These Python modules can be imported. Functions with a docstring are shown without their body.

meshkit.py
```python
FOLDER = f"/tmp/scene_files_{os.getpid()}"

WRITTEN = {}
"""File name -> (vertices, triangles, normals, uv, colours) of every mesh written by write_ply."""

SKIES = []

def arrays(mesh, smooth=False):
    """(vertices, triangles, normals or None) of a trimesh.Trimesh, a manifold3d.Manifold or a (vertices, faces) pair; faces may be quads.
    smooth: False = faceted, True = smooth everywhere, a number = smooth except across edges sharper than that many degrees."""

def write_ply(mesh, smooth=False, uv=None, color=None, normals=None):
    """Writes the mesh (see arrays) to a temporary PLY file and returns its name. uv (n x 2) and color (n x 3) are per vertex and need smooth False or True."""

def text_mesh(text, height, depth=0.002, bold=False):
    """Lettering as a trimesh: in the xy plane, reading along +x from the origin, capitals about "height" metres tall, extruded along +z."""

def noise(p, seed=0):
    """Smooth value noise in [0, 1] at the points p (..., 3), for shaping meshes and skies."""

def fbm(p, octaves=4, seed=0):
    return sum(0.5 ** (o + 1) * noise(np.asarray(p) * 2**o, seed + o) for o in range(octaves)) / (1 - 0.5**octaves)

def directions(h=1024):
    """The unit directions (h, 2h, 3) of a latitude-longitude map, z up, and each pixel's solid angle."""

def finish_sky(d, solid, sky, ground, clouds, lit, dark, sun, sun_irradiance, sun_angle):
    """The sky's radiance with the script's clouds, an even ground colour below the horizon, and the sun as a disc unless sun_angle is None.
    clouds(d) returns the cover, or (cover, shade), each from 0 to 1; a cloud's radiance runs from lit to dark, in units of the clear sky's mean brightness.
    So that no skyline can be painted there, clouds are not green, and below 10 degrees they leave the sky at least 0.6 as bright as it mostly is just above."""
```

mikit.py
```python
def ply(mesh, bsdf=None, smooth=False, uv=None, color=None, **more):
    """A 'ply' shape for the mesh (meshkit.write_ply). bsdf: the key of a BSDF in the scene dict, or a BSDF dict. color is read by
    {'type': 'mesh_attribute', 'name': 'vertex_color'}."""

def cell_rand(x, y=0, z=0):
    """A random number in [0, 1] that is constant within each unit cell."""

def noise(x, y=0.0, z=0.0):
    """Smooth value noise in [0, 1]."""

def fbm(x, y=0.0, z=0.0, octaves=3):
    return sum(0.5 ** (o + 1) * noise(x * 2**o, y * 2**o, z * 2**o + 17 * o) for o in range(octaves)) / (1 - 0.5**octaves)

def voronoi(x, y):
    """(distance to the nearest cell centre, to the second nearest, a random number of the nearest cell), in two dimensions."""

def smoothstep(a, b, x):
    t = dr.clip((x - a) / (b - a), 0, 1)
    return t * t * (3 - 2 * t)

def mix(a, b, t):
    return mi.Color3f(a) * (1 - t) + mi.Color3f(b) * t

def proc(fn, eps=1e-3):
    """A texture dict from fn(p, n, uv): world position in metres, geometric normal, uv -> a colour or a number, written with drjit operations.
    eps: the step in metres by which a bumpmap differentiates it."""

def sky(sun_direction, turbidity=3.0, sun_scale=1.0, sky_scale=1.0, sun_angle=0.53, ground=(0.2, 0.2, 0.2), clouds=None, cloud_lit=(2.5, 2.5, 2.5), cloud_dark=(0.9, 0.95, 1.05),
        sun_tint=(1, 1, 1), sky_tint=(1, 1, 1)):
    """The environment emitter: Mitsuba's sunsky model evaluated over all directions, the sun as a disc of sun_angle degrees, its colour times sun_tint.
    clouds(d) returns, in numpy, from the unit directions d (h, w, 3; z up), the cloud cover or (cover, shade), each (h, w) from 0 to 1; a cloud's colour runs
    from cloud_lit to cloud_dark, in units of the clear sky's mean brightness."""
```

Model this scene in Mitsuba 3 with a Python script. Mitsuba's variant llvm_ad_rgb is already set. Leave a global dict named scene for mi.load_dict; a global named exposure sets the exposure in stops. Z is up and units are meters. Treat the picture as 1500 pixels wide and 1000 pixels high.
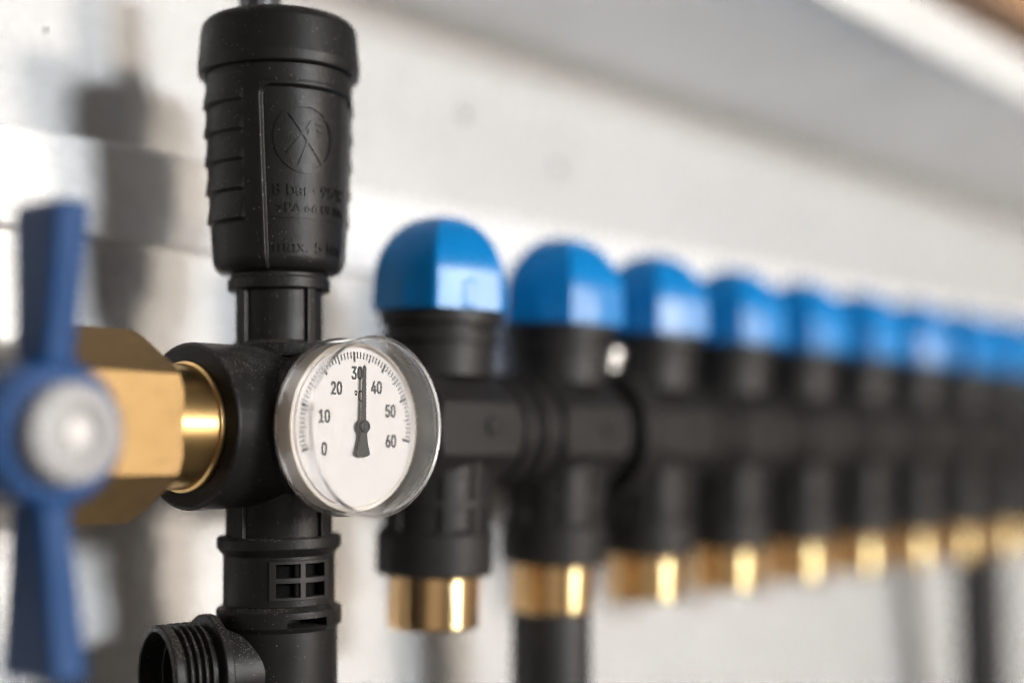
import math
import numpy as np, trimesh, shapely
from shapely import affinity
from shapely.geometry import LineString, Point
import manifold3d as m3
import drjit as dr
import mitsuba as mi
import mikit, meshkit
from mikit import proc, noise, fbm, voronoi, cell_rand, smoothstep, mix

scene, labels = {}, {}
T = mi.ScalarTransform4f
MM = 0.001          # everything below is modelled in millimetres and written in metres

# ------------------------------------------------------------------ camera
# X runs along the manifold, Y into the cabinet wall, Z up; the origin is where the end post crosses the manifold axis
YAW, PITCH = math.radians(41.027), math.radians(4.796)
EYE = np.array([-210.46, -254.92, -7.6]) * MM
FWD = np.array([math.cos(YAW) * math.cos(PITCH), math.sin(YAW) * math.cos(PITCH), math.sin(PITCH)])
scene['camera'] = {'type': 'thinlens', 'fov': 40.19, 'fov_axis': 'x', 'aperture_radius': 0.0089, 'focus_distance': 0.3080,
                   'near_clip': 0.01, 'far_clip': 20.0,
                   'to_world': T().look_at(origin=EYE.tolist(), target=(EYE + FWD).tolist(), up=[0, 0, 1])}

# ------------------------------------------------------------------ light
exposure = 0.12
scene['room_light'] = {'type': 'constant', 'radiance': {'type': 'rgb', 'value': [0.074, 0.068, 0.062]}}


def lamp(key, direction, dist, w, h, rgb, label):
    d = np.array(direction, float)
    d /= np.linalg.norm(d)
    o = d * dist + np.array([0, 0, 0.03])
    n = -d
    x = np.cross([0, 0, 1.0], n); x /= np.linalg.norm(x)
    y = np.cross(n, x)
    c = [o + x * sx * w / 2 + y * sy * h / 2 for sx, sy in ((-1, -1), (1, -1), (1, 1), (-1, 1))]
    scene[key] = mikit.ply((np.array(c), np.array([[0, 1, 2], [0, 2, 3]])), None, emitter={'type': 'area', 'radiance': {'type': 'rgb', 'value': rgb}})
    scene[key]['bsdf'] = {'type': 'diffuse', 'reflectance': {'type': 'rgb', 'value': 0.5}}
    labels[key] = {'label': label, 'category': 'lamp'}


lamp('work_lamp', (0.10, -1, 0.20), 2.4, 0.46, 0.30, [86, 90, 94], 'cool white panel work lamp shining straight at the cabinet')
lamp('work_lamp_001', (0.36, -1, 0.085), 2.4, 0.40, 0.32, [60, 52, 44], 'warm white panel work lamp standing further right')
lamp('bright_window', (0.34, -1, -0.03), 2.8, 1.15, 0.95, [3.1, 2.88, 2.62], 'bright upright window of the room behind the lamps')
lamp('pale_room_wall', (0.85, -1, 0.02), 3.1, 3.0, 1.2, [0.50, 0.46, 0.42], 'pale sunlit wall of the room off to the right')
lamp('pale_room_wall_001', (-0.85, -1, -0.02), 3.0, 2.2, 1.3, [0.46, 0.42, 0.38], 'pale sunlit wall of the room off to the left')
labels['bright_window']['category'] = 'window'; labels['pale_room_wall']['category'] = labels['pale_room_wall_001']['category'] = 'wall'


# ------------------------------------------------------------------ materials
def rgb(*c):
    return {'type': 'rgb', 'value': list(c)}


def mat(key, bump=None, scale=1.0, eps=2e-5, **p):
    b = {'type': 'principled', **p}
    if bump:
        b = {'type': 'bumpmap', 'arbitrary': proc(bump, eps), 'scale': scale, 'bsdf': b}
    scene[key] = {'type': 'twosided', 'bsdf': b}


def specks(p, n):
    """dust grains lying on upward faces, a few elsewhere"""
    q = p * 4800.0
    c = cell_rand(q.x, q.y, q.z)
    up = smoothstep(0.05, 0.75, n.z)
    patch = smoothstep(0.35, 0.7, noise(p.x * 140, p.y * 140, p.z * 140))
    cut = 0.9965 - 0.11 * up * (0.25 + patch)
    return dr.select(c > cut, 1.0, 0.0) * (0.4 + 0.6 * cell_rand(q.z, q.x, q.y))


def black_color(p, n, uv):
    v = fbm(p.x * 90, p.y * 90, p.z * 90)
    base = mix((0.0080, 0.0076, 0.0074), (0.0140, 0.0132, 0.0126), v)
    haze_dust = 0.03 * smoothstep(0.2, 1.0, n.z) * noise(p.x * 400, p.y * 400, p.z * 400)
    return base + mi.Color3f(0.17, 0.152, 0.13) * specks(p, n) + mi.Color3f(1, .93, .83) * haze_dust


def black_rough(p, n, uv):
    return 0.36 + 0.14 * fbm(p.x * 260, p.y * 260, p.z * 260)


def grain(p, n, uv):
    return noise(p.x * 4500, p.y * 4500, p.z * 4500)


mat('black_plastic', bump=grain, scale=3e-5, base_color=proc(black_color), roughness=proc(black_rough), specular=0.26)
mat('black_smooth', base_color=rgb(0.013, 0.0125, 0.012), roughness=0.3, specular=0.5)
mat('black_row', base_color=proc(lambda p, n, uv: mix((0.013, 0.0122, 0.0117), (0.023, 0.021, 0.0198), fbm(p.x * 120, p.y * 120, p.z * 120))), roughness=0.50, specular=0.32)
mat('void_black', base_color=rgb(0.003, 0.003, 0.003), roughness=0.7, specular=0.1)
mat('cap_screw', base_color=rgb(0.72, 0.69, 0.66), roughness=0.4)
mat('brass_satin', base_color=rgb(0.80, 0.52, 0.22), metallic=1.0, roughness=0.26)
mat('black_mark', base_color=rgb(0.010, 0.0095, 0.009), roughness=0.42, specular=0.26)
mat('pipe_black', base_color=rgb(0.012, 0.0115, 0.011), roughness=0.5)
mat('blue_cap', base_color=rgb(0.002, 0.205, 0.55), roughness=0.30, specular=0.4)
mat('blue_handle', bump=grain, scale=3e-5, base_color=rgb(0.005, 0.052, 0.175), roughness=0.45, specular=0.22)
mat('white_plastic', base_color=rgb(0.39, 0.38, 0.375), roughness=0.5)


def brass_rough(p, n, uv):
    return 0.11 + 0.08 * fbm(p.x * 900, p.y * 60, p.z * 900)


mat('brass', base_color=rgb(0.88, 0.57, 0.275), metallic=1.0, roughness=proc(brass_rough))


def nut_color(p, n, uv):
    v = fbm(p.x * 300, p.y * 300, p.z * 300)
    w = smoothstep(0.62, 0.72, noise(p.x * 500, p.y * 500, p.z * 500))
    return mix((0.375, 0.235, 0.10), (0.43, 0.275, 0.122), v) * (1 - 0.06 * w)


mat('brass_cast', bump=lambda p, n, uv: fbm(p.x * 900, p.y * 900, p.z * 900), scale=6e-5, base_color=proc(nut_color), metallic=1.0, roughness=0.58)
mat('nickel', base_color=rgb(0.50, 0.47, 0.42), metallic=1.0, roughness=0.35)


def zinc_color(p, n, uv):
    a, b, r = voronoi(p.x * 260 + 3 * noise(p.x * 300, p.z * 300), p.z * 260 + 3 * noise(p.z * 300, p.x * 300))
    fine = noise(p.x * 3000, p.y * 3000, p.z * 3000)
    dark = smoothstep(0.70, 0.95, fine) * smoothstep(0.45, 0.75, noise(p.x * 150, p.y * 150, p.z * 150))
    broad = fbm(p.x * 9, p.y * 9, p.z * 9)
    v = 0.60 + 0.05 * (r - 0.5) + 0.08 * (broad - 0.5) - 0.34 * dark
    return mi.Color3f(v, v * 0.995, v * 0.985)


def zinc_rough(p, n, uv):
    a, b, r = voronoi(p.x * 260, p.z * 260)
    return 0.47 + 0.03 * r


def zinc_bump(p, n, uv):
    return noise(p.x * 1500, p.y * 1500, p.z * 1500) + 0.4 * noise(p.x * 260, p.y * 260, p.z * 260)


mat('zinc', bump=zinc_bump, scale=2.2e-5, base_color=proc(zinc_color), metallic=0.36, roughness=proc(zinc_rough))
mat('zinc_plain', base_color=proc(lambda p, n, uv: mi.Color3f(0.68, 0.685, 0.69) * (0.92 + 0.16 * fbm(p.x * 30, p.y * 30, p.z * 30))), metallic=0.75, roughness=0.32)
mat('zinc_rail', bump=zinc_bump, scale=1.2e-5, base_color=proc(lambda p, n, uv: zinc_color(p, n, uv) * 1.52), metallic=0.2, roughness=0.30)
mat('white_enamel', base_color=rgb(0.66, 0.66, 0.645), roughness=0.4)


def wood_color(p, n, uv):
    g = fbm(p.x * 14, p.y * 60, p.z * 260)
    return mix((0.30, 0.155, 0.075), (0.47, 0.27, 0.145), g)


mat('wood', base_color=proc(wood_color), roughness=0.6)
mat('dark_hole', base_color=rgb(0.02, 0.02, 0.02), roughness=0.8)
mat('dial_white', base_color=rgb(0.66, 0.63, 0.61), roughness=0.5)
mat('case_beige', base_color=rgb(0.70, 0.64, 0.57), roughness=0.4)
mat('print_black', base_color=rgb(0.018, 0.017, 0.017), roughness=0.6)
mat('needle_black', base_color=rgb(0.014, 0.013, 0.013), roughness=0.4)
mat('steel', base_color=rgb(0.62, 0.60, 0.58), metallic=1.0, roughness=0.33)
mat('rod_grey', base_color=proc(lambda p, n, uv: mi.Color3f(0.07, 0.07, 0.072) * (0.7 + 0.6 * noise(p.x * 700, p.y * 700, p.z * 20))), roughness=0.35, metallic=0.4)
scene['clear_sheet'] = {'type': 'thindielectric', 'int_ior': 1.52}
scene['clear_wall'] = {'type': 'thindielectric', 'int_ior': 1.5}
scene['clear_solid'] = {'type': 'dielectric', 'int_ior': 1.52}


# ------------------------------------------------------------------ mesh helpers (mm)
def fillet(pts, seg=6):
    """(r, z[, radius]) corners -> polygon with rounded corners"""
    out, n = [], len(pts)
    for i, p in enumerate(pts):
        rad = p[2] if len(p) > 2 else 0
        b = np.array(p[:2], float)
        if rad <= 0:
            out.append(tuple(b)); continue
        a, c = np.array(pts[i - 1][:2], float), np.array(pts[(i + 1) % n][:2], float)
        u, v = a - b, c - b
        lu, lv = np.linalg.norm(u), np.linalg.norm(v)
        u, v = u / lu, v / lv
        half = math.acos(np.clip(u @ v, -1, 1)) / 2
        d = min(rad / math.tan(half), 0.49 * lu, 0.49 * lv)
        r = d * math.tan(half)
        o = b + (u + v) / np.linalg.norm(u + v) * r / math.sin(half)
        s, e = b + u * d - o, b + v * d - o
        a0 = math.atan2(s[1], s[0]); da = math.atan2(e[1], e[0]) - a0
        da = (da + math.pi) % (2 * math.pi) - math.pi
        for k in range(seg + 1):
            t = a0 + da * k / seg
            out.append((o[0] + r * math.cos(t), o[1] + r * math.sin(t)))
    return out


def rev(pts, seg=96):
    poly = np.array(fillet(pts), float)
    area = np.sum(poly[:, 0] * np.roll(poly[:, 1], -1) - np.roll(poly[:, 0], -1) * poly[:, 1])
    if area < 0:
        poly = poly[::-1]
    return m3.Manifold.revolve(m3.CrossSection([poly]), seg)


def cyl(r, z0, z1, f=0.0, seg=96):
    return rev([(0, z0), (r, z0, f), (r, z1, f), (0, z1)], seg)


def tube(r0, r1, z0, z1, f=0.0, seg=96):
    return rev([(r0, z0, f), (r1, z0, f), (r1, z1, f), (r0, z1, f)], seg)


def box(x0, x1, y0, y1, z0, z1):
    return m3.Manifold.cube((x1 - x0, y1 - y0, z1 - z0)).translate((x0, y0, z0))


def rbox(x0, x1, y0, y1, z0, z1, r, seg=12):
    s = m3.Manifold.sphere(r, seg)
    return m3.Manifold.batch_hull([s.translate((x, y, z)) for x in (x0 + r, x1 - r) for y in (y0 + r, y1 - r) for z in (z0 + r, z1 - r)])


def add(ms):
    out = ms[0]
    for m in ms[1:]:
        out = out + m
    return out


def alongX(m): return m.rotate((0, 90, 0))      # +z -> +x
def alongF(m): return m.rotate((90, 0, 0))      # +z -> -y (out of the wall)


def prism(poly, z0, z1):
    """shapely polygon extruded along z"""
    parts = [trimesh.creation.extrude_polygon(g, z1 - z0, engine='earcut') for g in getattr(poly, 'geoms', [poly])]
    m = trimesh.util.concatenate(parts)
    m.apply_translation([0, 0, z0])
    return m


def tm(m):
    if isinstance(m, trimesh.Trimesh):
        return m.copy()
    if hasattr(m, 'to_mesh'):
        k = m.to_mesh()
        return trimesh.Trimesh(np.array(k.vert_properties[:, :3], float), np.array(k.tri_verts), process=False)
    return trimesh.Trimesh(np.array(m[0], float), np.array(m[1]), process=False)


IDENT = np.eye(4)


def put(key, mesh, material, pose=IDENT, smooth=32):
    t = tm(mesh)
    t.apply_transform(pose)
    t.apply_scale(MM)
    if key in scene:
        k = 1
        while f'{key}_{k:03d}' in scene:
            k += 1
        key = f'{key}_{k:03d}'
    scene[key] = mikit.ply(t, material, smooth=smooth)
    return key


def tag(key, label, category=None, group=None, kind=None):
    labels[key] = {'label': label}
    if category: labels[key]['category'] = category
    if group: labels[key]['group'] = group
    if kind: labels[key]['kind'] = kind


def rotm(axis, deg, origin=(0, 0, 0)):
    return trimesh.transformations.rotation_matrix(math.radians(deg), axis, origin)


def mov(x, y, z):
    return trimesh.transformations.translation_matrix([x, y, z])


# ------------------------------------------------------------------ setting: the sheet metal cabinet
WALL = 52.0
BACK = rotm([1, 0, 0], -4.2, (0, WALL, 84))        # the cabinet sheet leans back against the plumb manifold
wall = box(-330, 1500, WALL, WALL + 1.2, -330, 139.5)
holes = [(-31.6, 97.6, 0.7), (120, 105, 1.8), (168, 94.5, 1.9), (196, 70.0, 2.2), (320, 20, 2.5)]
for hx, hz, hr in holes:
    wall = wall - cyl(hr, 0, 3, seg=24).rotate((90, 0, 0)).translate((hx, WALL + 2, hz))
put('cabinet_back_wall', wall, 'zinc', BACK, smooth=False)
tag('cabinet_back_wall', 'galvanised sheet back wall of the cabinet', kind='structure')
put('wall_behind_cabinet', box(-400, 1600, WALL + 8, WALL + 12, -400, 430), 'dark_hole', smooth=False)
tag('wall_behind_cabinet', 'dark wall behind the cabinet sheet', kind='structure')
put('cabinet_ceiling', m3.Manifold.hull_points([(x, y, z) for x in (-330, 1500) for y, z in ((-40.5, 140.4), (-40.5, 141.6), (WALL + 7.5, 132.2), (WALL + 7.5, 133.4))]), 'zinc_plain', smooth=False)
tag('cabinet_ceiling', 'galvanised underside of the cabinet top', kind='structure')
# front frame of the cabinet: white folded lip
lip = trimesh.util.concatenate([tm(rbox(-330, 1500, -42.5, -40.7, 139.9, 160.5, 0.7))])
put('cabinet_frame', lip, 'white_enamel')
tag('cabinet_frame', 'white enamelled folded lip along the top front edge of the cabinet', 'cabinet frame')
put('wooden_board', rbox(-330, 1500, -60, -42, 161.5, 420, 1.2), 'wood')
tag('wooden_board', 'brown wooden board above the white cabinet lip in the top right corner', 'board')

# embossed galvanised rail on the back wall
prof = shapely.Polygon([(0.1, 71.2), (-5.0, 70.6), (-6.6, 69.8), (-7.0, 68.8), (-7.0, 53.4), (-6.8, 52.7), (-4.9, 46.9), (-4.6, 46.5), (0.1, 46.5)])
rail = prism(prof, -320, 1480)                     # x=dy, y=z, z=along
R = np.eye(4); R[:3, :3] = np.array([[0, 0, 1], [1, 0, 0], [0, 1, 0]]); R[:3, 3] = (0, WALL, 0)
put('mounting_rail', rail, 'zinc_rail', BACK @ R, smooth=False)
tag('mounting_rail', 'bright galvanised mounting rail running along the back wall behind the blue caps', 'rail')

# ------------------------------------------------------------------ the end post with air vent, leaning a touch to the left
POST = rotm([0, 1, 0], -1.0)


def end_fitting():
    k = 'manifold_end_fitting'
    # cross-shaped hub
    sock = alongX(rev([(0, 0), (17.9, 0), (18.4, 10), (18.4, 26.2, .9), (14.1, 26.2, .3), (14.0, 17.5), (0, 17.5)])).mirror((1, 0, 0))
    right = alongX(rev([(0, 0), (17.2, 0), (17.2, 17, 1), (15, 18), (15, 46), (0, 46)]))
    boss = alongF(rev([(0, 0), (16.4, 0), (16.4, 16.5, 1.6), (13.5, 19.6, .6), (0, 19.6)]))
    core = m3.Manifold.sphere(17.6, 96)
    neck_up = cyl(10.0, 10, 31.6) + rev([(0, 31.2), (11.9, 31.2, .5), (11.9, 34.2, .6), (0, 34.2)]) + rev([(0, 15.8), (12.2, 15.8), (11.2, 18.9, .8), (10, 19.6), (0, 19.6)])
    for az in (180, 272, 0, 90):
        neck_up = neck_up + rbox(8.5, 11.2, -1.2, 1.2, 12, 31.8, 0.35, 8).rotate((0, 0, az))
    neck_dn = cyl(12.2, -27, -10) + rev([(0, -25.0), (14.2, -25.0, .7), (14.2, -27.6, .7), (12.7, -29.4, .3), (0, -29.4)])
    for az in (186, 283, 3, 100):
        neck_dn = neck_dn + rbox(10, 13.2, -1.6, 1.6, -27, -11, 0.35, 8).rotate((0, 0, az))
    hub = add([core, sock, right, boss, neck_up, neck_dn]) - alongX(cyl(14.0, 0, 12)).mirror((1, 0, 0)).translate((-17.6, 0, 0))
    put(k + '__hub', hub, 'black_plastic', POST)
    # quick coupling with its clip window
    sleeve = tube(10.6, 12.75, -40.5, -29.2, .25)
    az0 = 254
    for da in (-14.5, 14.5):
        for z0, z1 in ((-33.9, -30.8), (-38.2, -35.0)):
            a = box(8, 20, -2.75, 2.75, z0, z1).rotate((0, 0, az0 + da))
            sleeve = sleeve - a
    frame = tube(12.5, 13.25, -38.9, -30.1, .15)
    keep = add([box(5, 20, -7.2, 7.2, -38.9, -30.1).rotate((0, 0, az0))])
    frame = frame ^ keep
    for da in (-14.5, 14.5):
        for z0, z1 in ((-33.9, -30.8), (-38.2, -35.0)):
            frame = frame - box(8, 20, -2.75, 2.75, z0, z1).rotate((0, 0, az0 + da))
    put(k + '__coupling_sleeve', sleeve, 'black_plastic', POST)
    put(k + '__clip_frame', frame, 'black_row', POST)
    put(k + '__inner_pipe', cyl(10.1, -40.6, -28), 'void_black', POST)
    # lower body with slot
    low = rev([(0, -41.4), (12.2, -40.2, .3), (14.3, -41.4, .8), (14.3, -44.9, .5), (13.3, -46.0, .4), (13.3, -95), (0, -95)])
    low = low + rev([(0, -39.6), (11.4, -39.6, .5), (11.8, -41.6), (0, -41.6)])
    low = low - box(5, 20, -5, 5, -44.8, -42.9).rotate((0, 0, 258))
    put(k + '__lower_body', low, 'black_plastic', POST)
    tag(k, 'black plastic cross fitting that carries the thermometer and the air vent', 'manifold fitting')


end_fitting()


def drain_outlet():
    k = 'drain_outlet'
    pts = [(0, 0), (10.2, 0), (10.2, 15.8, .5), (13.0, 16.4, .5), (13.0, 18.4, .5), (10.4, 19.2, .3), (10.4, 20.0)]
    z = 20.0
    for i in range(4):
        pts += [(10.6, z), (11.6, z + .45, .15), (11.6, z + .85, .15), (10.5, z + 1.35)]
        z += 1.65
    pts += [(10.6, z), (11.5, z + .5, .3), (11.5, z + 2.6, .5), (9.9, z + 2.9, .3), (9.6, z - 6), (0, z - 6)]
    pts = [(p[0] * 1.02,) + tuple(p[1:]) for p in pts]
    body = rev(pts, 128)
    az = 166
    m = body.rotate((0, 90, 0)).rotate((0, 0, az)).translate((0, 0, -55.0)) - cyl(13.0, -100, -42)
    put(k + '__threaded_spout', m, 'black_plastic', POST)
    cap = tube(8.6, 9.8, 0, 8, .2).translate((0, 0, z - 10)).rotate((0, 90, 0)).rotate((0, 0, az)).translate((0, 0, -55.0))
    put(k + '__inner_sleeve', cap, 'black_smooth', POST)
    tag(k, 'open black threaded drain spout at the bottom left of the post', 'drain outlet')


drain_outlet()


def air_vent():
    k = 'air_vent'
    cap = rev([(0, 82.4), (17.0, 82.4), (17.2, 81.6, .3), (18.8, 81.6, .7), (19.0, 84.2, .6), (18.0, 95.0, 3.0), (0, 95.4)], 160)
    put(k + '__cap', cap, 'black_plastic', POST)
    # body: grip pads on the sides, recessed label panel in front
    n, zs = 760, np.concatenate([np.linspace(35.2, 39, 40, endpoint=False), np.linspace(39, 82.4, 400)])
    th = np.linspace(0, 2 * np.pi, n, endpoint=False)
    TH, Z = np.meshgrid(th, zs)
    t = np.clip((Z - 36) / 46, 0, 1)
    r = 15.15 + 2.05 * t + 0.35 * np.sin(np.pi * t)
    sm = lambda a, b, x: (lambda u: u * u * (3 - 2 * u))(np.clip((x - a) / (b - a), 0, 1))

    def panel(c):
        x = ((np.degrees(TH) - c + 180) % 360 - 180) / 180 * np.pi * 16
        hw, z0, z1, rad = 13.0 + (Z - 40) * 0.028, 32.5, 76.4, 2.4
        qx, qz = np.abs(x) - hw + rad, np.abs(Z - (z0 + z1) / 2) - (z1 - z0) / 2 + rad
        return np.minimum(np.maximum(qx, qz), 0) + np.hypot(np.maximum(qx, 0), np.maximum(qz, 0)) - rad
    d = np.minimum(panel(266), panel(86))
    r = r - 0.95 * (1 - sm(-0.35, 0.30, d)) + 0.10 * np.exp(-((d - 0.75) / 0.5) ** 2)
    s = (73.1 + 6.75 - Z) / 6.75
    fr = s - np.floor(s)
    saw = 1.0 * np.where(fr < 0.9, fr / 0.9, (1 - fr) / 0.1)
    on = sm(45.7, 45.9, Z) * (1 - sm(79.2, 79.8, Z))
    for c in (172, 352):
        x = np.abs((np.degrees(TH) - c + 180) % 360 - 180)
        r = r + (saw * on - 0.25 * on) * (1 - sm(26.5, 31.5, x))
    b = np.clip((38.6 - Z) / 3.4, 0, 1)
    r = r * np.where(b > 0, 1 - 0.17 * (1 - np.sqrt(np.clip(1 - b ** 2, 0, 1))) , 1)
    V = np.stack([r * np.cos(TH), r * np.sin(TH), Z], -1).reshape(-1, 3)
    m = len(zs)
    i, j = np.meshgrid(np.arange(m - 1), np.arange(n), indexing='ij')
    q = np.stack([i * n + j, i * n + (j + 1) % n, (i + 1) * n + (j + 1) % n, (i + 1) * n + j], -1).reshape(-1, 4)
    F = np.vstack([q[:, [0, 1, 2]], q[:, [0, 2, 3]]])
    bot = len(V)
    V = np.vstack([V, [[0, 0, 35.2]]])
    jj = np.arange(n)
    F = np.vstack([F, np.stack([(jj + 1) % n, jj, jj * 0 + bot], 1)])
    put(k + '__body', (V, F), 'black_plastic', POST, smooth=38)
    put(k + '__collar', rev([(0, 33.9), (11.3, 33.9), (11.3, 35.0, .3), (13.2, 35.6), (0, 36.2)]), 'black_plastic', POST)
    rod = cyl(4.5, 94, 119, seg=48)
    for a in range(0, 360, 45):
        rod = rod + rbox(3.8, 5.0, -.55, .55, 95.5, 118, .25, 8).rotate((0, 0, a))
    put(k + '__vent_stem', rod.translate((-0.5, 6.5, 0)), 'rod_grey', POST)

    # raised moulded marks, wrapped onto the panel
    def rp(z):
        t = np.clip((z - 36) / 46, 0, 1)
        return 15.15 + 2.05 * t + 0.35 * np.sin(np.pi * t) - 0.95

    def wrap(mesh, az, zc, xs=1.0):
        mesh = mesh.copy()
        for _ in range(2):
            mesh = mesh.subdivide_to_size(0.9) if len(mesh.faces) < 30000 else mesh
        v = np.array(mesh.vertices)
        z = v[:, 1] + zc
        rr = rp(z) - 0.12 + v[:, 2]
        a = math.radians(az) + v[:, 0] * xs / 15.9
        mesh.vertices = np.stack([rr * np.cos(a), rr * np.sin(a), z], 1)
        return mesh
    H = 0.50
    S = lambda pts, w: LineString([((x - 435) * .064 / .87, -(y - 475) * .064) for x, y in pts]).buffer(w / 2, 6)
    ring = Point(0, 0).buffer(8.0, 48).difference(Point(0, 0).buffer(7.1, 48))
    bar = S([(382, 390), (510, 575)], 0.95).intersection(Point(0, 0).buffer(7.6, 48))
    fig = [S([(372, 528), (410, 475), (437, 442), (452, 412), (478, 398), (512, 402), (532, 424)], .42),
           S([(474, 420), (502, 424), (476, 442), (508, 452), (482, 462)], .38), S([(412, 566), (430, 520), (444, 470), (446, 432)], .42)]
    icon = shapely.union_all([ring, bar] + [f.intersection(Point(0, 0).buffer(7.4, 48)) for f in fig])
    put(k + '__prohibition_symbol', wrap(prism(icon, 0, H), 252.5, 64.7, 0.93), 'black_mark', POST)

    def line(txt, h, az, z, xs=1.0):
        t_ = meshkit.text_mesh(txt, h, H, bold=False)
        return wrap(t_, az, z - h / 2, xs)
    put(k + '__lettering', line('8 bar · 95°C', 2.6, 224.5, 53.0, 1.0), 'black_mark', POST)
    put(k + '__lettering', line('>PA 66 GF30<', 1.9, 228, 49.0, 1.12), 'black_mark', POST)
    put(k + '__lettering', line('max. 5 Nm', 2.5, 224.5, 40.2, 1.22), 'black_mark', POST)
    put(k + '__line_mark', wrap(prism(shapely.box(0, 0, 18, .28), 0, H), 225, 46.6), 'black_mark', POST)
    tag(k, 'tall black plastic air vent with ribbed grip and moulded lettering above the thermometer', 'air vent')


air_vent()


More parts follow.
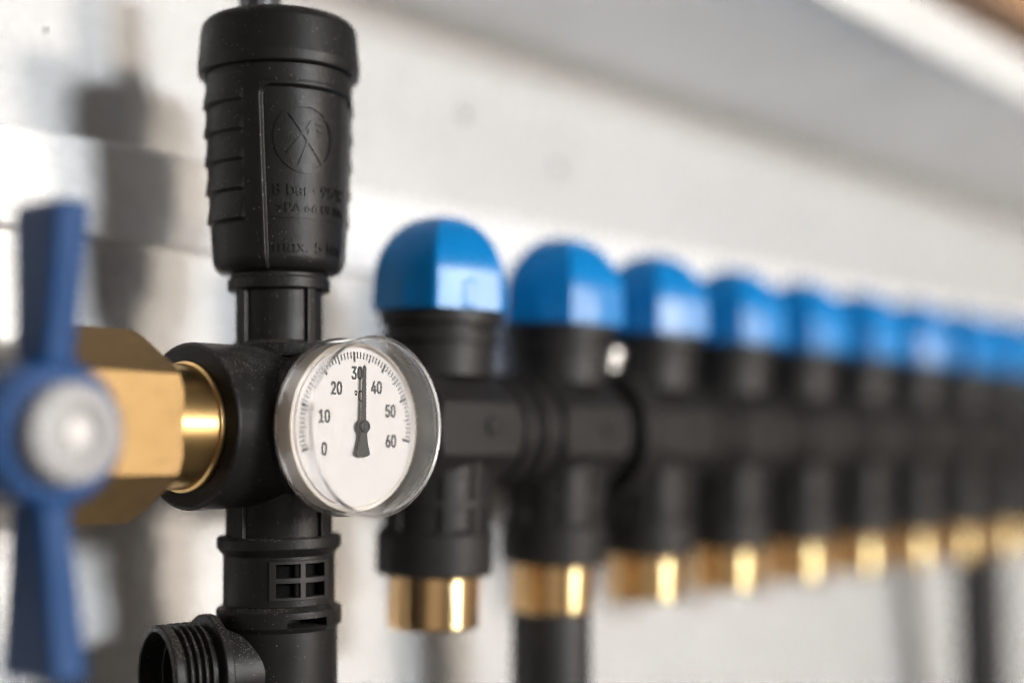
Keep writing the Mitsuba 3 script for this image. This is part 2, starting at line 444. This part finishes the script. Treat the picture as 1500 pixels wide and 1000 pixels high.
# ------------------------------------------------------------------ thermometer
def gauge():
    k = 'thermometer'
    fm = lambda t: mov(0, -t, -0.5)                    # t: millimetres out from the post axis

    def G(m, t=0): return POST @ fm(t)
    face = rotm([1, 0, 0], 90)
    P = lambda t: POST @ fm(t) @ face                  # local x right, y up, z out of the dial
    put(k + '__case', rev([(0, 19.4), (16.5, 19.4), (18.7, 22.0, .4), (18.7, 26.3, .2), (17.7, 26.3, .2), (17.7, 26.0), (0, 26.0)]), 'case_beige', P(0))
    put(k + '__dial', rev([(0, 26.02), (17.55, 26.02), (17.55, 26.5, .15), (0, 26.5)], 128), 'dial_white', P(0))
    ang = lambda v: math.radians(198 - 3.5 * v)
    ticks = []
    for v in range(0, 61):
        r1 = 16.5
        r0, w = (15.0, .34) if v % 5 else (14.5, .38)
        if v % 10 == 0:
            r0, w = (14.2, .62)
        t = trimesh.creation.box([r1 - r0, w, 0.06])
        t.apply_translation([(r0 + r1) / 2, 0, 0.03])
        t.apply_transform(rotm([0, 0, 1], math.degrees(ang(v))))
        ticks.append(t)
    key = put(k + '__dial__tick_marks', trimesh.util.concatenate(ticks), 'print_black', P(26.5), smooth=False)
    labels[key] = {'label': 'black printed scale ticks', 'kind': 'stuff'}
    for txt, x, y in (('0', -.55, -.27), ('10', -.545, .13), ('20', -.345, .48), ('30', 0, .675), ('40', .335, .50), ('50', .58, .20), ('60', .585, -.185)):
        m = meshkit.text_mesh(txt, 2.75, 0.05, bold=True)
        m.apply_scale([0.70, 1, 1])
        c = m.bounds.mean(0)
        m.apply_translation([x * 17.5 - c[0], y * 17.5 - c[1], 0])
        m2 = m.copy(); m.apply_translation([-.09, 0, 0]); m2.apply_translation([.09, 0, .012])
        put(k + '__dial__numeral', trimesh.util.concatenate([m, m2]), 'print_black', P(26.5), smooth=False)
    m = meshkit.text_mesh('°C', 2.4, 0.05, bold=True)
    m.apply_scale([0.72, 1, 1]); c = m.bounds.mean(0)
    m.apply_translation([.03 * 17.5 - c[0], .385 * 17.5 - c[1], 0])
    put(k + '__dial__unit_mark', m, 'print_black', P(26.5), smooth=False)
    # needle
    nd = shapely.union_all([shapely.Polygon([(-.62, 0), (-.42, 13.0), (-.15, 13.5), (.15, 13.5), (.42, 13.0), (.62, 0)]), Point(0, 0).buffer(1.65, 32),
                            shapely.Polygon([(-.75, 0), (-1.15, -3.2), (-1.95, -6.0), (-1.2, -6.55), (0, -6.75), (1.2, -6.55), (1.95, -6.0), (1.15, -3.2), (.75, 0)])])
    put(k + '__needle', prism(nd.buffer(-.05).buffer(.05), 0, .35), 'needle_black', P(27.5) @ mov(.8, 0, 0) @ rotm([0, 0, 1], -1.6), smooth=False)
    put(k + '__needle__hub', rev([(0, 26.5), (.6, 26.5), (.6, 27.7), (1.35, 27.7), (1.35, 28.6, .3), (0, 28.6)], 40) + rev([(.55, 28.4), (.85, 28.4), (.85, 28.85, .1), (.55, 28.85)], 32), 'needle_black', P(0) @ mov(.8, 0, 0))
    # clear cover: thin wall and front pane joined by a solid rounded rim
    ro, rf = 19.75, 19.1
    n = 160
    th = np.linspace(0, 2 * np.pi, n, endpoint=False)

    def loft(prof):
        V = np.concatenate([np.stack([r * np.cos(th), r * np.sin(th), th * 0 + z], 1) for r, z in prof])
        i, j = np.meshgrid(np.arange(len(prof) - 1), np.arange(n), indexing='ij')
        q = np.stack([i * n + j, i * n + (j + 1) % n, (i + 1) * n + (j + 1) % n, (i + 1) * n + j], -1).reshape(-1, 4)
        return V, np.vstack([q[:, [0, 1, 2]], q[:, [0, 2, 3]]])
    put(k + '__cover_wall', loft([(ro - .3, z) for z in np.linspace(22.6, 31.9, 7)]), 'clear_wall', P(0), smooth=True)
    put(k + '__cover_pane', loft([(.001, 33.1), (9, 33.08), (rf - .2, 33.0)])[0:2], 'clear_sheet', P(0), smooth=True)
    put(k + '__cover_rim', rev([(rf - .25, 32.6, .2), (ro - .8, 32.3, .1), (ro - .8, 31.8, .2), (ro, 31.8, .3), (ro, 33.4, .8), (rf - .25, 33.4, .25)], 160), 'clear_solid', P(0))
    put(k + '__cover_rim', rev([(ro - .75, 22.0, .2), (ro + .05, 22.0, .4), (ro + .05, 23.1, .4), (ro - .75, 23.1, .2)], 160), 'clear_solid', P(0))
    tag(k, 'round white dial thermometer under a clear cover, needle near 33 degrees', 'thermometer')


gauge()


# ------------------------------------------------------------------ ball valve on the left
def ball_valve():
    k = 'ball_valve'
    B = mov(0, 0, -0.6)
    LOW = mov(0, 0, -3.0)
    tail = alongX(rev([(0, 18), (12.2, 18), (12.2, 24.2), (13.85, 24.4), (13.85, 26.3), (14.4, 26.4, .2), (14.4, 27.3, .3)] + [(13.72 + .014 * math.cos(2 * math.pi * q / 8), 27.7 + .068 * q) for q in range(220)] + [(13.75, 43), (0, 43)], 128)).mirror((1, 0, 0))
    put(k + '__pipe_tail', tail, 'brass_satin', B)
    hexa = np.array([(20.4 * math.cos(math.radians(a)), 20.4 * math.sin(math.radians(a))) for a in (0, 60, 120, 180, 240, 300)])
    nut = trimesh.creation.extrude_polygon(shapely.Polygon(hexa), 24, engine='earcut')
    nut = m3.Manifold(m3.Mesh(np.array(nut.vertices, np.float32), np.array(nut.faces, np.uint32)))
    nut = nut ^ rev([(0, 0), (18.9, 0), (20.6, 1.2), (20.6, 22.6), (18.6, 24), (0, 24)], 128)
    # extrusion runs along z; lay it along -x with corners up and down
    nut = nut.rotate((0, -90, 0)).translate((-39.5, 0, 0))
    nut = nut - alongX(cyl(14.1, 0, 1.5)).mirror((1, 0, 0)).translate((-39.4, 0, 0))
    put(k + '__union_nut', nut, 'brass_cast', B, smooth=20)
    body = alongX(rev([(0, 60), (17, 60, 1), (18.5, 66, 1), (18.5, 97, 1), (16.5, 104, 1), (16.5, 160), (0, 160)])).mirror((1, 0, 0))
    stem = alongF(cyl(10.5, 0, 24)).translate((-79.5, 0, 0)) + alongF(cyl(7.5, 20, 31)).translate((-79.5, 0, 0))
    put(k + '__body', body + stem, 'nickel', LOW)
    # butterfly handle
    X = mov(-79.5, 0, -3.2)
    hub = alongF(rev([(0, 28.5), (12.6, 28.5, 1), (13.4, 30, 1), (12.6, 38.5, 1.6), (0, 38.5)], 96))
    put(k + '__handle', hub, 'blue_handle', X)

    def wing(s, top, flare):
        sec = []
        for z, hw, y0, y1 in ((6, 3.2, 27.0, 37.5), (15, 3.0, 26.8, 37.8), (top * .62, 3.1, 26.4, 38.2 + flare * .5), (top * .9, 3.3, 26.0, 38.6 + flare * .9), (top, 3.3, 26.0, 38.6 + flare)):
            sp = m3.Manifold.sphere(1.3, 16)
            sec.append(m3.Manifold.batch_hull([sp.translate((x, -y, s * (z - (1.3 if z == top else 0)))) for x in (-hw + 1.3, hw - 1.3) for y in (y0 + 1.3, y1 - 1.3)]))
        return add([m3.Manifold.batch_hull([a, b]) for a, b in zip(sec, sec[1:])])
    put(k + '__handle__wing', wing(1, 40.5, 2.2), 'blue_handle', X)
    put(k + '__handle__wing', wing(-1, 42.0, 5.0), 'blue_handle', X)
    cap = alongF(rev([(0, 38.2), (8.7, 38.2), (8.7, 43.6, 1.4), (4.8, 44.0, .4), (4.1, 42.6, .4), (0, 42.4)], 96))
    put(k + '__handle__cap', cap, 'white_plastic', X)
    put(k + '__handle__screw', alongF(rev([(0, 42.2), (2.6, 42.2), (2.6, 43.6, 1.0), (0, 43.9)], 48)), 'cap_screw', X)
    tag(k, 'ball valve with blue butterfly handle, white cap and brass union nut at left', 'valve')


ball_valve()


# ------------------------------------------------------------------ the row of manifold valves
def cap_mesh():
    n, zs = 160, np.concatenate([[30.4, 30.6, 31.0], np.linspace(31.6, 40, 16), 40 + 15.5 * (1 - np.cos(np.linspace(0, np.pi / 2, 26)[1:] ** 1.0)) ** .85])
    th = np.linspace(0, 2 * np.pi, n, endpoint=False)
    V = []
    for z in zs:
        t = np.clip((z - 39.5) / 16.5, 0, .999)
        R = (19.4 - .05 * (z - 30)) * (1 - t ** 1.95) ** .5 - (0.35 if z < 30.5 else 0)
        a = (th - math.radians(220) + math.pi / 6) % (math.pi / 3) - math.pi / 6     # 0 at a ridge
        octo = math.cos(math.pi / 6) / np.cos(math.pi / 6 - np.abs(a))
        r = R * (0.12 + 0.88 * octo)
        if 31.5 < z < 38.4:
            r = r + 0.15 * np.clip((np.abs(a) - .42) / .03, 0, 1) * min(1, (38.4 - z) / .8)
        V.append(np.stack([r * np.cos(th), r * np.sin(th), th * 0 + z], 1))
    V = np.concatenate(V); m = len(zs)
    i, j = np.meshgrid(np.arange(m - 1), np.arange(n), indexing='ij')
    q = np.stack([i * n + j, i * n + (j + 1) % n, (i + 1) * n + (j + 1) % n, (i + 1) * n + j], -1).reshape(-1, 4)
    F = np.vstack([q[:, [0, 1, 2]], q[:, [0, 2, 3]]])
    c0, c1 = len(V), len(V) + 1
    V = np.vstack([V, [[0, 0, 30.4]], [[0, 0, zs[-1]]]])
    jj = np.arange(n)
    F = np.vstack([F, np.stack([(jj + 1) % n, jj, jj * 0 + c0], 1), np.stack([(m - 1) * n + jj, (m - 1) * n + (jj + 1) % n, jj * 0 + c1], 1)])
    return V, F


def octagon_body():
    pts = [(17.2 * math.cos(math.radians(22.5 + 45 * i)), 17.2 * math.sin(math.radians(22.5 + 45 * i))) for i in range(8)]
    o = trimesh.creation.extrude_polygon(shapely.Polygon(pts).buffer(-1).buffer(1, 4), 30, engine='earcut')
    o = m3.Manifold(m3.Mesh(np.array(o.vertices, np.float32), np.array(o.faces, np.uint32)))
    o = o ^ rev([(0, 0), (15.6, 0), (17.4, 1.6), (17.4, 28.4), (15.6, 30), (0, 30)])
    o = o.translate((0, 0, -15)).rotate((0, 90, 0))
    bar = alongX(cyl(14.6, -24.2, 22.5)) + alongX(cyl(15.6, 18.5, 22.4)) + alongX(cyl(15.6, -22.4, -18.5))
    nub = alongF(rev([(0, 12), (2.4, 12), (2.4, 17.0, .8), (0, 17.3)], 32)).translate((4, 0, 1))
    return o + bar + nub


CAP, BODY = cap_mesh(), octagon_body()
COLLAR = rev([(0, 14), (14.0, 14), (14.0, 22.2), (15.2, 22.6, .4), (15.2, 24.6, .4), (14.2, 25.2), (14.2, 26.6), (16.0, 27.2, .5), (16.0, 30.3), (0, 30.3)])
NECK = tube(8, 13.4, -27.5, -8, .2)
for az in (180, 236, 270, 304, 0, 90):
    NECK = NECK + rbox(10.5, 14.6, -1.3, 1.3, -28, -8, .3, 8).rotate((0, 0, az))
NECK = NECK + tube(11.2, 14.6, -19.6, -17.4, .3) + rev([(0, -8), (13.6, -8), (13.6, -11.5, .5), (11, -12.5), (0, -12.5)])
CUFF = rev([(10, -25.0), (13.9, -25.0, .5), (15.2, -26.8, .6), (15.1, -37.0, .8), (12.2, -37.4), (10, -37.4)])
NIPPLE = rev([(9.2, -36), (11.85, -36)] + [(11.85 + .02 * math.cos(2 * math.pi * q / 8), -36.2 - .085 * q) for q in range(164)] + [(11.7, -50.6, .3), (9.2, -51.0, .3)], 64)

VALVES = ['nearest blue-capped manifold valve, directly right of the thermometer', 'second blue-capped manifold valve, with a black pipe below its brass end',
          'third blue-capped manifold valve, just beyond the mounting clamp', 'fourth blue-capped manifold valve from the thermometer, blurred', 'fifth blue-capped manifold valve from the thermometer, in the blurred middle of the row',
          'sixth blue-capped manifold valve from the thermometer, fairly blurred', 'seventh blue-capped manifold valve from the thermometer, very blurred',
          'eighth blue-capped manifold valve, one before the farther black pipe', 'ninth blue-capped manifold valve, above the farther black pipe', 'farthest blue-capped manifold valve, cut by the right edge of the picture']
rng = np.random.default_rng(4)
for i in range(10):
    x = 52.8 if i == 0 else 102.0 + 45.2 * (i - 1)
    k = 'manifold_valve' + (f'_{i:03d}' if i else '')
    lean = rotm([1, 0, 0], (1.3 if i == 0 else 2.5) + rng.uniform(-.3, .3))
    base = mov(x, 0, 0.003 * (x - 53))
    pose = base @ lean
    put(k + '__body', BODY, 'black_row', base)
    put(k + '__collar', COLLAR, 'black_row', pose)
    put(k + '__neck', NECK, 'black_row', pose)
    put(k + '__cuff', CUFF, 'black_row', pose)
    put(k + '__brass_nipple', NIPPLE, 'brass', pose)
    put(k + '__cap', CAP, 'blue_cap', pose @ mov(0, 0, 0) @ rotm([0, 0, 1], (0 if i == 0 else rng.uniform(-9, 9))), smooth=24)
    tag(k, VALVES[i], 'valve', 'blue-capped valves along the manifold')

put('union_ring', alongX(rev([(12, 0), (18.6, 0, 1), (18.6, 8, 1.4), (12, 8)])).translate((25.5, 0, 0)), 'black_row')
tag('union_ring', 'black union ring between the thermometer and the first valve', 'coupling ring')


def pipe(key, x, r, label):
    lean = mov(x, 2.2 if x < 200 else 5.0, 0.003 * (x - 53))
    put(key, tube(r - 2, r, -420, -49.4, .3, 64), 'pipe_black', lean)
    tag(key, label, 'pipe')


pipe('heating_pipe', 102.0, 11.4, 'black pipe dropping from the second valve, nearer and thicker')
pipe('heating_pipe_001', 411.0, 10.8, 'blurred black pipe dropping from the ninth valve near the right edge')


def clamp():
    k = 'mounting_clamp'
    ring = alongX(tube(13.6, 19.5, -5, 5, .8)) + rbox(-5, 5, 12, 44.5, -9, 9, .8)
    put(k + '__ring', ring.translate((125, 0, 0)), 'black_row')
    put(k + '__screw', (cyl(2.6, 12, 22, seg=32) + cyl(4.0, 21.5, 25.5, .8, 32)).translate((125, -2, 0)), 'steel')
    tag(k, 'black round mounting clamp with bright screw between the second and third valves', 'clamp')


clamp()
